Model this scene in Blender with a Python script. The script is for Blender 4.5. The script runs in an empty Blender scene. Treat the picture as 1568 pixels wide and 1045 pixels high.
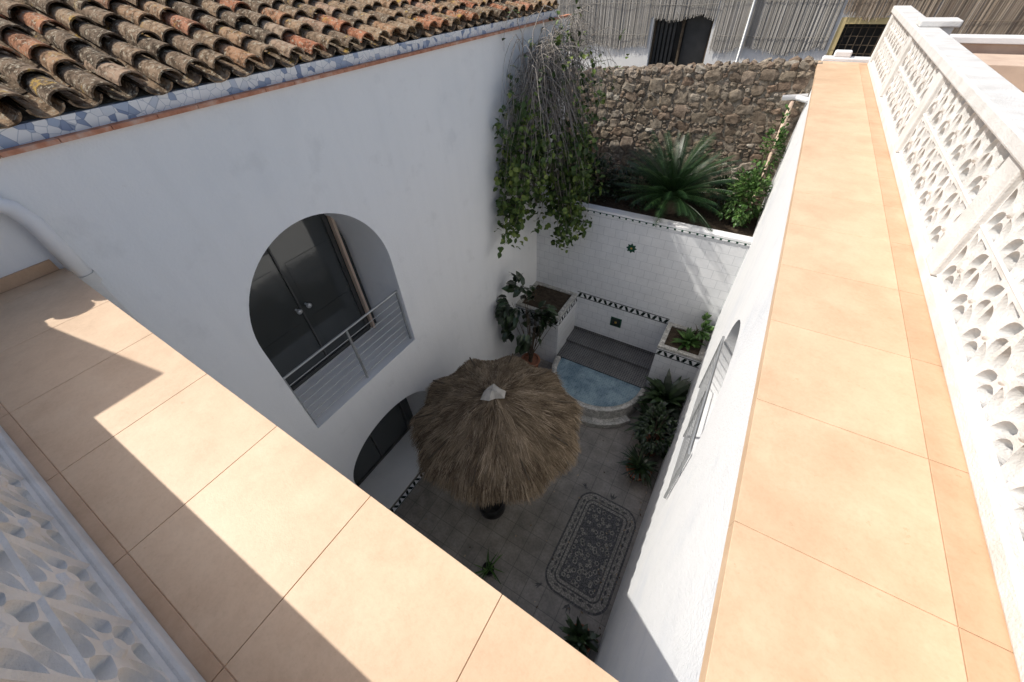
import bpy, math, random
from mathutils import Vector, Matrix, noise
random.seed(7)
R=random.random
def U(a,b): return a+(b-a)*R()
scene=bpy.context.scene
col=scene.collection

# ---------------------------------------------------------------- materials
def newmat(name):
    m=bpy.data.materials.new(name); m.use_nodes=True
    nt=m.node_tree; b=nt.nodes['Principled BSDF']
    return m,nt,b
def N(nt,t,**k):
    n=nt.nodes.new(t)
    for a,v in k.items(): setattr(n,a,v)
    return n
def rgba(c): return (c[0],c[1],c[2],1)
def ramp(nt,fac,stops):
    r=N(nt,'ShaderNodeValToRGB')
    els=r.color_ramp.elements
    while len(els)<len(stops): els.new(0.5)
    for e,(p,c) in zip(els,stops):
        e.position=p; e.color=rgba(c)
    nt.links.new(fac,r.inputs[0]); return r.outputs[0]
def noise_n(nt,vec,scale,detail=5,rough=.55):
    n=N(nt,'ShaderNodeTexNoise'); n.inputs['Scale'].default_value=scale
    n.inputs['Detail'].default_value=detail; n.inputs['Roughness'].default_value=rough
    nt.links.new(vec,n.inputs['Vector']); return n.outputs['Fac']
def mix(nt,fac,a,b,mode='MIX'):
    m=N(nt,'ShaderNodeMix',data_type='RGBA',blend_type=mode)
    if isinstance(fac,float): m.inputs[0].default_value=fac
    else: nt.links.new(fac,m.inputs[0])
    for s,i in ((a,6),(b,7)):
        if isinstance(s,tuple): m.inputs[i].default_value=rgba(s)
        else: nt.links.new(s,m.inputs[i])
    return m.outputs[2]
def bumpn(nt,b,h,strength,dist=.01,bevel=0):
    bp=N(nt,'ShaderNodeBump'); bp.inputs['Strength'].default_value=strength
    bp.inputs['Distance'].default_value=dist
    nt.links.new(h,bp.inputs['Height'])
    nt.links.new(bp.outputs[0],b.inputs['Normal'])
def obj_vec(nt): return N(nt,'ShaderNodeTexCoord').outputs['Object']
def M(name,stops,scale=4,rough=.7,bump=.2,bscale=60,attr=0.0,bevel=0,spec=.3,dist=.01,metal=0):
    m,nt,b=newmat(name); v=obj_vec(nt)
    f=noise_n(nt,v,scale,3)
    if attr>0:
        a=N(nt,'ShaderNodeAttribute',attribute_name='rnd')
        mm=N(nt,'ShaderNodeMix'); mm.inputs[0].default_value=attr
        nt.links.new(f,mm.inputs[2]); nt.links.new(a.outputs['Fac'],mm.inputs[3])
        f=mm.outputs[0]
    c=ramp(nt,f,stops); nt.links.new(c,b.inputs['Base Color'])
    b.inputs['Roughness'].default_value=rough
    b.inputs['Specular IOR Level'].default_value=spec
    b.inputs['Metallic'].default_value=metal
    if bump>0: bumpn(nt,b,noise_n(nt,v,bscale,4),bump,dist)
    return m
def tilemat(name,axes,w,h,offset,c1,c2,mort,msize=.004,rough=.4,dirt=.25,bump=.3):
    m,nt,b=newmat(name); v=obj_vec(nt)
    s=N(nt,'ShaderNodeSeparateXYZ'); nt.links.new(v,s.inputs[0])
    cb=N(nt,'ShaderNodeCombineXYZ')
    nt.links.new(s.outputs['XYZ'.index(axes[0])],cb.inputs[0]); nt.links.new(s.outputs['XYZ'.index(axes[1])],cb.inputs[1])
    br=N(nt,'ShaderNodeTexBrick'); br.offset=offset
    for k,val in (('Scale',1.0),('Brick Width',w),('Row Height',h),('Mortar Size',msize),('Mortar Smooth',.2)):
        br.inputs[k].default_value=val
    br.inputs['Color1'].default_value=rgba(c1); br.inputs['Color2'].default_value=rgba(c2); br.inputs['Mortar'].default_value=rgba(mort)
    nt.links.new(cb.outputs[0],br.inputs['Vector'])
    n1=noise_n(nt,v,3.5); n2=noise_n(nt,v,25)
    d=ramp(nt,n1,[(.3,(1-dirt,)*3),(.65,(1,1,1))]); d2=ramp(nt,n2,[(.3,(1-dirt*.6,)*3),(.6,(1,1,1))])
    c=mix(nt,1.0,br.outputs['Color'],d,'MULTIPLY'); c=mix(nt,1.0,c,d2,'MULTIPLY')
    nt.links.new(c,b.inputs['Base Color']); b.inputs['Roughness'].default_value=rough
    inv=N(nt,'ShaderNodeMath',operation='SUBTRACT'); inv.inputs[0].default_value=1; nt.links.new(br.outputs['Fac'],inv.inputs[1])
    bumpn(nt,b,inv.outputs[0],bump,.003)
    return m

def plaster(name,base,dark,warm,bump=.25):
    m,nt,b=newmat(name); v=obj_vec(nt)
    f=noise_n(nt,v,.8,7,.6); c=ramp(nt,f,[(.34,dark),(.5,base),(.75,base)])
    f2=noise_n(nt,v,2.6,7,.6); k=ramp(nt,f2,[(.58,(1,1,1)),(.68,warm)])
    c=mix(nt,1.0,c,k,'MULTIPLY')
    mp=N(nt,'ShaderNodeMapping'); mp.inputs['Scale'].default_value=(6,6,.7); nt.links.new(v,mp.inputs[0])
    f3=noise_n(nt,mp.outputs[0],1.0,5); k3=ramp(nt,f3,[(.3,(.975,.975,.975)),(.55,(1,1,1))])
    c=mix(nt,1.0,c,k3,'MULTIPLY')
    f5=noise_n(nt,v,5.5,5,.6); k5=ramp(nt,f5,[(.70,(1,1,1)),(.77,(.88,.87,.85))]); c=mix(nt,1.0,c,k5,'MULTIPLY')
    nt.links.new(c,b.inputs['Base Color']); b.inputs['Roughness'].default_value=.85; b.inputs['Specular IOR Level'].default_value=.2
    ad=N(nt,'ShaderNodeMath',operation='ADD'); nt.links.new(noise_n(nt,v,5,7,.55),ad.inputs[0])
    nt.links.new(noise_n(nt,v,60,3),ad.inputs[1])
    bumpn(nt,b,ad.outputs[0],bump,.012)
    return m
m_plaster=plaster('white_plaster',(.85,.85,.84),(.82,.825,.82),(.94,.94,.94),.3)
m_plaster_rough=plaster('rough_white_plaster',(.80,.81,.82),(.74,.76,.79),(.94,.95,.96),.7)
m_cement=M('white_cast_stone',[(.3,(.59,.58,.555)),(.6,(.70,.695,.68))],scale=6,rough=.85,bump=.5,bscale=90)
m_white=M('white_paint',[(.3,(.74,.75,.76)),(.7,(.82,.82,.82))],scale=5,rough=.5,bump=.1)
def copemat(name,a,b_,c_):
    m,nt,b=newmat(name); v=obj_vec(nt)
    at=N(nt,'ShaderNodeAttribute',attribute_name='rnd')
    f=noise_n(nt,v,6,8,.65); c=ramp(nt,f,[(.3,a),(.52,b_),(.75,c_)])
    f2=noise_n(nt,v,70,4,.7); k=ramp(nt,f2,[(.3,(.93,.92,.91)),(.55,(1,1,1))]); c=mix(nt,1.0,c,k,'MULTIPLY')
    k2=ramp(nt,at.outputs['Fac'],[(0,(.95,.94,.93)),(1,(1.0,1.0,1.0))]); c=mix(nt,1.0,c,k2,'MULTIPLY')
    f4=noise_n(nt,v,1.7,6,.7); k4=ramp(nt,f4,[(.40,(.91,.89,.87)),(.55,(1,1,1))]); c=mix(nt,1.0,c,k4,'MULTIPLY')
    f6=noise_n(nt,v,22,7,.7); k6=ramp(nt,f6,[(.64,(1,1,1)),(.72,(.85,.80,.75))]); c=mix(nt,1.0,c,k6,'MULTIPLY')
    nt.links.new(c,b.inputs['Base Color']); b.inputs['Roughness'].default_value=.5
    bumpn(nt,b,noise_n(nt,v,120,3),.15,.003)
    return m
m_cope=copemat('terracotta_coping_tile',(.68,.48,.315),(.73,.53,.355),(.77,.58,.40))
m_cope2=copemat('terracotta_edge_tile',(.58,.38,.235),(.64,.43,.275),(.69,.48,.32))
m_grout=M('tile_grout',[(.3,(.60,.40,.26)),(.7,(.68,.48,.33))],rough=.9)
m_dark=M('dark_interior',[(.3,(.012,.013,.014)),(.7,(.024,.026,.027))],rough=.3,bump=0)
m_glass,_nt,_b=newmat('dark_glass'); _b.inputs['Base Color'].default_value=(.045,.05,.05,1); _b.inputs['Roughness'].default_value=.07
_b.inputs['Specular IOR Level'].default_value=.9
m_frame=M('dark_door_frame',[(.3,(.045,.047,.047)),(.7,(.07,.07,.07))],rough=.45,bump=0)
m_steel=M('galvanised_steel',[(.3,(.36,.37,.38)),(.7,(.48,.49,.49))],rough=.4,bump=0,metal=.6)
m_edge=M('terracotta_edge',[(.3,(.42,.17,.10)),(.5,(.56,.26,.16)),(.75,(.66,.46,.36))],scale=11,rough=.85,bump=.4)
m_rooftile,nt,b=newmat('weathered_roof_tile'); v=obj_vec(nt)
at=N(nt,'ShaderNodeAttribute',attribute_name='rnd')
basec=ramp(nt,at.outputs['Fac'],[(0,(.16,.12,.085)),(.3,(.26,.185,.125)),(.55,(.34,.24,.155)),(.8,(.40,.24,.14)),(.92,(.44,.18,.10)),(1,(.38,.32,.235))])
k=ramp(nt,noise_n(nt,v,14,7,.7),[(.40,(.18,.16,.14)),(.55,(1,1,1))]); c=mix(nt,.85,basec,mix(nt,1.0,basec,k,'MULTIPLY'))
k=ramp(nt,noise_n(nt,v,33,5,.7),[(.54,(0,0,0)),(.63,(1,1,1))]); c=mix(nt,k,c,(.42,.37,.28))
k=ramp(nt,noise_n(nt,v,4.5,6,.75),[(.60,(0,0,0)),(.66,(.9,.9,.9))]); c=mix(nt,k,c,(.46,.30,.08))
nt.links.new(c,b.inputs['Base Color']); b.inputs['Roughness'].default_value=.95; b.inputs['Specular IOR Level'].default_value=.1
bumpn(nt,b,noise_n(nt,v,45,5,.7),.9,.012)
m_straw=M('straw_thatch',[(.12,(.075,.052,.034)),(.45,(.22,.165,.105)),(.75,(.37,.285,.195)),(1,(.54,.44,.32))],scale=3,rough=.8,bump=0,attr=.8,spec=.15)
m_soil=M('soil',[(.3,(.035,.025,.017)),(.7,(.08,.06,.04))],scale=12,rough=1,bump=1,bscale=30,dist=.04)
m_floor=tilemat('courtyard_stone_tile','XY',.33,.33,0,(.34,.31,.27),(.30,.275,.24),(.19,.175,.155),.006,.4,.4)
m_wtile=tilemat('white_glazed_tile','XZ',.26,.2,.5,(.78,.79,.80),(.74,.755,.77),(.57,.59,.61),.005,.25,.08)
m_mosaic=tilemat('dark_mosaic','XY',.055,.055,0,(.11,.11,.11),(.07,.075,.08),(.30,.29,.28),.005,.3,.3)
m_mosaicV=tilemat('dark_mosaic_riser','XZ',.055,.055,0,(.11,.11,.11),(.07,.075,.08),(.30,.29,.28),.005,.3,.3)
m_green=M('green_glazed_tile',[(.3,(.015,.05,.035)),(.7,(.03,.09,.06))],rough=.2,bump=.1)
m_black=M('black_glazed_tile',[(.3,(.012,.02,.018)),(.7,(.03,.04,.035))],rough=.25,bump=.1)
m_ochre=M('ochre_tile',[(.3,(.35,.22,.04)),(.7,(.5,.33,.08))],rough=.3,bump=.1)
m_blackpl=M('black_plastic',[(.3,(.012,.012,.012)),(.7,(.02,.02,.02))],rough=.5,bump=0)
m_terr=M('terracotta_pot',[(.3,(.22,.09,.05)),(.7,(.34,.15,.09))],rough=.85,bump=.3)
m_leaf_vine=M('vine_leaf',[(.1,(.022,.040,.010)),(.45,(.055,.095,.020)),(.8,(.13,.18,.035)),(1,(.26,.29,.07))],scale=2,rough=.45,bump=0,attr=.8)
m_leaf_dark=M('dark_leaf',[(.1,(.010,.018,.009)),(.6,(.024,.045,.017)),(1,(.05,.085,.03))],scale=3,rough=.28,bump=0,attr=.7,spec=.5)
m_leaf_mid=M('mid_leaf',[(.1,(.025,.06,.015)),(.6,(.06,.13,.03)),(1,(.14,.22,.06))],scale=3,rough=.4,bump=0,attr=.7)
m_leaf_cycad=M('cycad_leaf',[(.1,(.008,.024,.010)),(.6,(.020,.052,.018)),(1,(.06,.11,.03))],scale=3,rough=.35,bump=0,attr=.7,spec=.4)
m_twig=M('bare_twig',[(.2,(.15,.13,.115)),(.8,(.34,.31,.275))],scale=5,rough=.9,bump=0,attr=.6)
m_bark=M('bark',[(.2,(.06,.045,.03)),(.8,(.14,.11,.08))],scale=15,rough=.95,bump=.8)
m_stone,nt,b=newmat('rubble_stone'); v=obj_vec(nt)
at=N(nt,'ShaderNodeAttribute',attribute_name='rnd')
c=ramp(nt,at.outputs['Fac'],[(0,(.23,.18,.135)),(.35,(.33,.27,.20)),(.6,(.38,.33,.265)),(.8,(.29,.205,.145)),(1,(.46,.42,.355))])
k=ramp(nt,noise_n(nt,v,12,7,.7),[(.35,(.42,.40,.38)),(.58,(1.05,1.05,1.05))]); c=mix(nt,1.0,c,k,'MULTIPLY')
k=ramp(nt,noise_n(nt,v,1.3,5,.6),[(.38,(.6,.58,.55)),(.58,(1,1,1))]); c=mix(nt,1.0,c,k,'MULTIPLY')
nt.links.new(c,b.inputs['Base Color']); b.inputs['Roughness'].default_value=.95
bumpn(nt,b,noise_n(nt,v,28,6,.7),1,.02)
m_mortar=M('old_mortar',[(.35,(.14,.12,.095)),(.5,(.28,.24,.19)),(.7,(.40,.35,.285))],scale=9,rough=1,bump=1,bscale=25,dist=.03)
m_reed=M('reed_screen',[(.1,(.21,.195,.175)),(.5,(.36,.34,.31)),(.9,(.52,.50,.47))],scale=1.2,rough=.9,bump=0,attr=.6)
m_reed_b=M('brown_reed_screen',[(.1,(.17,.13,.10)),(.5,(.30,.24,.18)),(.9,(.44,.37,.30))],scale=1.2,rough=.9,bump=0,attr=.6)
m_yellow=M('yellow_frame_paint',[(.3,(.60,.47,.22)),(.7,(.70,.56,.29))],rough=.7)
m_beige=M('beige_render',[(.3,(.56,.42,.33)),(.7,(.66,.52,.41))],rough=.9,bump=.4)
m_terrace=tilemat('terrace_floor_tile','XY',.4,.4,0,(.60,.45,.33),(.56,.42,.30),(.45,.36,.29),.006,.6,.2)
m_ground=M('ground_earth',[(.3,(.16,.14,.11)),(.7,(.25,.22,.18))],rough=1,bump=.5)
m_capplastic=M('pale_canvas',[(.3,(.38,.355,.31)),(.7,(.52,.49,.44))],scale=14,rough=.8,bump=.5)
def peb(name,stops):
    m,nt,b=newmat(name); v=obj_vec(nt)
    vo=N(nt,'ShaderNodeTexVoronoi'); vo.inputs['Scale'].default_value=34; nt.links.new(v,vo.inputs['Vector'])
    c=ramp(nt,vo.outputs['Distance'],stops); nt.links.new(c,b.inputs['Base Color']); b.inputs['Roughness'].default_value=.6; return m
m_pebL=peb('pale_pebble_mosaic',[(.3,(.37,.345,.305)),(.6,(.19,.18,.16))])
m_pebD=peb('dark_pebble_mosaic',[(.3,(.12,.115,.11)),(.6,(.055,.055,.055))])
m_pebC,nt,b=newmat('patterned_pebble_mosaic'); v=obj_vec(nt)
vo=N(nt,'ShaderNodeTexVoronoi'); vo.inputs['Scale'].default_value=11; nt.links.new(v,vo.inputs['Vector'])
c=ramp(nt,vo.outputs['Distance'],[(.0,(.09,.09,.09)),(.22,(.10,.10,.10)),(.27,(.37,.345,.305)),(.42,(.37,.345,.305)),(.48,(.13,.13,.13))])
vo2=N(nt,'ShaderNodeTexVoronoi'); vo2.inputs['Scale'].default_value=45; nt.links.new(v,vo2.inputs['Vector'])
c=mix(nt,1.0,c,ramp(nt,vo2.outputs['Distance'],[(.3,(1,1,1)),(.65,(.35,.35,.35))]),'MULTIPLY')
nt.links.new(c,b.inputs['Base Color']); b.inputs['Roughness'].default_value=.6
def trenc(name,stops,sc,gap=(.03,.06),gc=(.6,.6,.58)):
    m,nt,b=newmat(name); v=obj_vec(nt)
    vo=N(nt,'ShaderNodeTexVoronoi',feature='DISTANCE_TO_EDGE'); vo.inputs['Scale'].default_value=sc; nt.links.new(v,vo.inputs['Vector'])
    vc=N(nt,'ShaderNodeTexVoronoi'); vc.inputs['Scale'].default_value=sc; nt.links.new(v,vc.inputs['Vector'])
    sp=N(nt,'ShaderNodeSeparateColor'); nt.links.new(vc.outputs['Color'],sp.inputs[0])
    cc=ramp(nt,sp.outputs[0],stops)
    c=mix(nt,1.0,cc,ramp(nt,vo.outputs['Distance'],[(gap[0],gc),(gap[1],(1,1,1))]),'MULTIPLY')
    nt.links.new(c,b.inputs['Base Color']); b.inputs['Roughness'].default_value=.35; return m
m_rim=trenc('trencadis_mosaic',[(0,(.36,.35,.32)),(.5,(.48,.47,.43)),(1,(.60,.58,.54))],14)
m_blue=trenc('blue_white_cornice_tile',[(0,(.18,.25,.40)),(.22,(.40,.48,.60)),(.30,(.78,.79,.79)),(1,(.86,.86,.85))],16,(.02,.04),(.62,.66,.72))
m_water,nt,b=newmat('pool_water'); v=obj_vec(nt)
s=N(nt,'ShaderNodeTexBrick'); s.offset=0
for kk,vv in (('Scale',1.0),('Brick Width',.05),('Row Height',.05),('Mortar Size',.004)): s.inputs[kk].default_value=vv
s.inputs['Color1'].default_value=(.17,.27,.33,1); s.inputs['Color2'].default_value=(.26,.37,.43,1); s.inputs['Mortar'].default_value=(.32,.41,.44,1)
dn=N(nt,'ShaderNodeTexNoise'); dn.inputs['Scale'].default_value=6; nt.links.new(v,dn.inputs['Vector'])
vm=N(nt,'ShaderNodeVectorMath',operation='SCALE'); vm.inputs['Scale'].default_value=.05; nt.links.new(dn.outputs['Color'],vm.inputs[0])
va=N(nt,'ShaderNodeVectorMath',operation='ADD'); nt.links.new(v,va.inputs[0]); nt.links.new(vm.outputs[0],va.inputs[1]); nt.links.new(va.outputs[0],s.inputs['Vector'])
fl=ramp(nt,noise_n(nt,v,30,5,.7),[(.60,(1,1,1)),(.70,(.35,.30,.22))])
fl2=ramp(nt,noise_n(nt,v,3,3,.5),[(.4,(.6,.65,.7)),(.6,(1,1,1))])
c=mix(nt,1.0,s.outputs['Color'],fl,'MULTIPLY'); c=mix(nt,1.0,c,fl2,'MULTIPLY')
nt.links.new(c,b.inputs['Base Color']); b.inputs['Roughness'].default_value=.04
bumpn(nt,b,noise_n(nt,v,8,2),.15,.02)

# ---------------------------------------------------------------- mesh helpers
class MB:
    def __init__(s): s.v=[];s.f=[];s.m=[];s.r=[]
    def face(s,pts,mat=0,rnd=.5):
        i=len(s.v); s.v.extend([tuple(p) for p in pts]); s.f.append(tuple(range(i,i+len(pts)))); s.m.append(mat); s.r.append(rnd)
    def box(s,x0,x1,y0,y1,z0,z1,mat=0,rnd=.5):
        i=len(s.v)
        s.v+= [(x0,y0,z0),(x1,y0,z0),(x1,y1,z0),(x0,y1,z0),(x0,y0,z1),(x1,y0,z1),(x1,y1,z1),(x0,y1,z1)]
        for q in ((3,2,1,0),(4,5,6,7),(0,1,5,4),(1,2,6,5),(2,3,7,6),(3,0,4,7)):
            s.f.append(tuple(i+k for k in q)); s.m.append(mat); s.r.append(rnd)
    def prism(s,poly,z0,z1,mat=0,rnd=.5):
        n=len(poly); i=len(s.v)
        s.v+=[(p[0],p[1],z0) for p in poly]+[(p[0],p[1],z1) for p in poly]
        s.f.append(tuple(i+k for k in reversed(range(n)))); s.m.append(mat); s.r.append(rnd)
        s.f.append(tuple(i+n+k for k in range(n))); s.m.append(mat); s.r.append(rnd)
        for k in range(n):
            s.f.append((i+k,i+(k+1)%n,i+n+(k+1)%n,i+n+k)); s.m.append(mat); s.r.append(rnd)
    def tube(s,pts,rad,seg=6,mat=0,rnd=.5):
        pts=[Vector(p) for p in pts]; n=len(pts); i0=len(s.v)
        for k,p in enumerate(pts):
            t=(pts[min(k+1,n-1)]-pts[max(k-1,0)])
            if t.length<1e-6: t=Vector((0,0,1))
            t.normalize()
            a=t.cross(Vector((0,0,1)))
            if a.length<.05: a=t.cross(Vector((0,1,0)))
            a.normalize(); b=t.cross(a)
            r=rad[k] if isinstance(rad,(list,tuple)) else rad
            for j in range(seg):
                an=2*math.pi*j/seg; q=p+a*(r*math.cos(an))+b*(r*math.sin(an)); s.v.append(tuple(q))
        for k in range(n-1):
            for j in range(seg):
                s.f.append((i0+k*seg+j,i0+k*seg+(j+1)%seg,i0+(k+1)*seg+(j+1)%seg,i0+(k+1)*seg+j)); s.m.append(mat); s.r.append(rnd)
        s.f.append(tuple(i0+j for j in range(seg))); s.m.append(mat); s.r.append(rnd)
        s.f.append(tuple(i0+(n-1)*seg+j for j in range(seg))); s.m.append(mat); s.r.append(rnd)
    def lathe(s,cx,cy,prof,seg=32,mat=0,rnd=.5,a0=0,a1=2*math.pi):
        i0=len(s.v); full=abs(a1-a0-2*math.pi)<1e-6; m=seg if full else seg+1
        for r,z in prof:
            for j in range(m):
                an=a0+(a1-a0)*j/seg; s.v.append((cx+r*math.cos(an),cy+r*math.sin(an),z))
        for k in range(len(prof)-1):
            for j in range(seg):
                jn=(j+1)%m
                s.f.append((i0+k*m+j,i0+k*m+jn,i0+(k+1)*m+jn,i0+(k+1)*m+j)); s.m.append(mat); s.r.append(rnd)
    def leaf(s,p,d,nrm,L,W,mat=0,rnd=.5,fold=.25):
        # oval leaf: centre rib with 3 side stations, folded and drooping at the tip
        d=d.normalized(); sd=d.cross(nrm)
        if sd.length<.01: sd=d.cross(Vector((1,0,.3)))
        sd.normalize(); up=sd.cross(d)
        if up.z<0: up=-up
        i=len(s.v); st=((.0,.0,0),(.22,.40,.02),(.55,.5,.0),(.82,.28,-.07),(1.,0,-.16))
        s.v.append(tuple(p))
        for t,w,dz in st[1:4]:
            m=p+d*(L*t)+up*(L*dz); o=sd*(W*w); f=up*(W*w*fold)
            s.v+=[tuple(m+o+f),tuple(m),tuple(m-o+f)]
        s.v.append(tuple(p+d*L-up*(L*.16)))
        for q in ((0,1,2),(0,2,3),(1,4,5,2),(2,5,6,3),(4,7,8,5),(5,8,9,6),(7,10,8),(8,10,9)):
            s.f.append(tuple(i+k for k in q)); s.m.append(mat); s.r.append(rnd)
    def strap(s,p,az,el,L,W,droop,mat=0,rnd=.5,seg=5):
        p=Vector(p); hd=Vector((math.cos(az),math.sin(az),0)); sd=Vector((-math.sin(az),math.cos(az),0))
        i=len(s.v); cur=p.copy(); e=el
        for k in range(seg+1):
            t=k/seg; w=W*(math.sin(math.pi*min(1,.12+t*.88))**.6 if t<1 else .02)
            s.v+=[tuple(cur+sd*w*.5+Vector((0,0,w*.15))),tuple(cur-sd*w*.5+Vector((0,0,w*.15)))]
            cur=cur+(hd*math.cos(e)+Vector((0,0,math.sin(e))))*(L/seg); e-=droop/seg
        for k in range(seg):
            s.f.append((i+2*k,i+2*k+1,i+2*k+3,i+2*k+2)); s.m.append(mat); s.r.append(rnd)
def empty(name,loc=(0,0,0)):
    o=bpy.data.objects.new(name,None); o.empty_display_size=.2; col.objects.link(o); return o
def build(name,mb,mats,parent=None,smooth=False,bevel=0):
    me=bpy.data.meshes.new(name); me.from_pydata(mb.v,[],mb.f)
    for m in mats: me.materials.append(m)
    me.polygons.foreach_set('material_index',mb.m)
    a=me.attributes.new('rnd','FLOAT','FACE'); a.data.foreach_set('value',mb.r)
    if smooth: me.polygons.foreach_set('use_smooth',[True]*len(me.polygons))
    me.update()
    o=bpy.data.objects.new(name,me); col.objects.link(o)
    if parent: o.parent=parent
    if bevel:
        md=o.modifiers.new('bev','BEVEL'); md.width=bevel; md.segments=2; md.limit_method='ANGLE'
    return o
MX_YZ=Matrix(((0,0,1,0),(1,0,0,0),(0,1,0,0),(0,0,0,1)))    # local x->Y, y->Z, z->X
MX_XZ=Matrix(((1,0,0,0),(0,0,-1,0),(0,1,0,0),(0,0,0,1)))   # local x->X, y->Z, z->-Y
def shape(name,outer,holes,depth,mx,off,mat,parent=None):
    cu=bpy.data.curves.new(name+'_c','CURVE'); cu.dimensions='2D'; cu.fill_mode='BOTH'; cu.extrude=depth/2
    for poly in [outer]+holes:
        sp=cu.splines.new('POLY'); sp.points.add(len(poly)-1); sp.use_cyclic_u=True
        for pt,q in zip(sp.points,poly): pt.co=(q[0],q[1],0,1)
    t=bpy.data.objects.new(name+'_t',cu); col.objects.link(t)
    dg=bpy.context.evaluated_depsgraph_get(); dg.update()
    me=bpy.data.meshes.new_from_object(t.evaluated_get(dg)); bpy.data.objects.remove(t); bpy.data.curves.remove(cu)
    me.transform(Matrix.Translation(off)@mx)
    me.name=name; me.materials.clear(); me.materials.append(mat)
    o=bpy.data.objects.new(name,me); col.objects.link(o)
    if parent: o.parent=parent
    return o
def arch(y0,y1,zb,zs,rise,n=36):
    c=(y0+y1)/2; r=(y1-y0)/2
    return [(y0,zb),(y1,zb)]+[(c+r*math.cos(math.pi*k/n),zs+rise*math.sin(math.pi*k/n)) for k in range(n+1)]

CZ=6.28; XL=-3.99; XR=.42; YB=7.5
# ---------------------------------------------------------------- ground
g=MB(); g.face([(-400,-400,-.03),(400,-400,-.03),(400,400,-.03),(-400,400,-.03)]); build('ground',g,[m_ground])
g=MB(); g.face([(-4.95,.0,0),(.5,.0,0),(.5,7.6,0),(-4.95,7.6,0)]); build('courtyard_floor',g,[m_floor])

# ---------------------------------------------------------------- left house
house=empty('white_house')
shape('house_wall',[(-2.5,0.0),(8.8,0.0),(8.8,6.97),(-2.5,6.97)],
      [arch(1.07,3.10,3.20,4.76,1.07),arch(1.05,3.12,.03,1.55,.75)],.93,MX_YZ,Vector((XL-.465,0,0)),m_plaster,house)
b=MB(); b.box(-5.6,-4.92,-2.5,8.8,0,6.97,0); b.box(-10,-5.6,-2.5,8.3,0,6.9,0)
build('house_body',b,[m_plaster],house)
d=MB()
for (zb,zt) in ((3.20,5.9),(.03,2.35)):
    d.box(-4.915,-4.90,.9,3.3,zb,zt,0)
    for y,w_ in ((1.10,.025),(2.03,.012),(2.90,.03)): d.box(-4.90,-4.875,y-w_,y+w_,zb,zt,1)
    d.box(-4.898,-4.877,1.07,2.9,zb,zb+.07,1)
d.box(-4.88,-4.80,2.95,2.99,3.22,5.6,2)
for i in range(9): d.box(-4.897,-4.886,1.2+.09*i,1.285+.09*i,5.22,5.62,3)
for (za,zb_) in ((3.35,4.1),(4.25,5.0)):
    for (ya,yb) in ((1.2,1.93),(2.13,2.8)): d.box(-4.898,-4.893,ya,yb,za,zb_,0)
build('arched_glass_doors',d,[m_glass,m_frame,m_beige,m_frame],house)
k=MB()
for y in (1.95,2.11): 
    k.tube([(-4.87,y,4.35),(-4.80,y,4.35)],[.015,.015],10); k.tube([(-4.80,y,4.35),(-4.775,y,4.35),(-4.76,y,4.35)],[.035,.04,.02],12)
build('door_knobs',k,[m_steel],house,True)
def balcony_rail(name,x,y0,y1,z0,parent,ymid=None):
    r=MB(); yy=ymid or (y0+y1)/2
    r.tube([(x,y0,z0+1.0),(x,y1,z0+1.0)],.016,8)
    for i in range(7): r.tube([(x,y0,z0+.1+i*.125),(x,y1,z0+.1+i*.125)],.005,6)
    for y in (y0+.02,yy,y1-.02): r.box(x-.014,x+.014,y-.014,y+.014,z0,z0+1.0)
    build(name,r,[m_steel],parent)
balcony_rail('balcony_railing',XL-.08,1.07,3.10,3.20,house)
# cornice
c=MB(); y=-2.5
while y<8.8:
    L=.3; c.box(-4.05,-3.955,y,min(y+L-.006,8.8),6.972,7.0,0,R()); y+=L
c.box(-4.30,-4.03,-2.5,8.35,7.0005,7.10,1)
build('cornice',c,[m_edge,m_blue],house)
# roof tiles
rt=MB(); slope=math.radians(17); sx,sz=-math.cos(slope),math.sin(slope); nx,nz=math.sin(slope),math.cos(slope)
RX,RZ=-4.06,7.11
def rtile(y,s0,r0,r1,L,lift0,lift1,up,rnd,yaw):
    seg=8; th=.014; i0=len(rt.v)
    for (s,r,l,yo) in ((s0,r0,lift0,0),(s0+L,r1,lift1,yaw)):
        for rr_ in (r,r-th):
            for j in range(seg+1):
                a=math.pi*j/seg; dy=rr_*math.cos(a)+yo; h=(rr_*math.sin(a)*.85 if up else -rr_*math.sin(a)*.7)+l
                rt.v.append((RX+sx*s+nx*h, y+dy, RZ+sz*s+nz*h))
    n=seg+1
    for j in range(seg):
        for q in ((j,j+1,2*n+j+1,2*n+j),(n+j,n+j+1,3*n+j+1,3*n+j),(j,j+1,n+j+1,n+j),(2*n+j,2*n+j+1,3*n+j+1,3*n+j)):
            rt.f.append(tuple(i0+k for k in q)); rt.m.append(0); rt.r.append(rnd)
pitch=.225; ex=.33
for ci in range(49):
    y=-2.4+ci*pitch
    if y>8.3: break
    for ri in range(17):
        s0=ri*ex
        rtile(y+pitch/2+U(-.006,.006),s0-.03+U(-.02,.02),.10,.09,.43,.068,.05,False,R()*.6,U(-.01,.01))
        rtile(y+U(-.014,.014),s0+U(-.045,.045),.094+U(-.004,.005),.07,.43,.055+U(0,.015),.028,True,R()**1.1,U(-.024,.024))
build('roof_tiles',rt,[m_rooftile],house)
rb=MB(); e0=-4.12
rb.face([(e0,-2.5,7.10),(e0,8.3,7.10),(e0+sx*6,8.3,7.10+sz*6),(e0+sx*6,-2.5,7.10+sz*6)],0)
rb.face([(e0,8.3,7.10),(e0+sx*6,8.3,7.10+sz*6),(e0+sx*6,8.3,6.9),(e0,8.3,6.9)],1)
rb.face([(e0+sx*6,8.3,7.10+sz*6),(e0+sx*6,-2.5,7.10+sz*6),(e0+sx*6,-2.5,6.8),(e0+sx*6,8.3,6.8)],1)
build('roof_deck',rb,[m_mortar,m_plaster],house)
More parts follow.
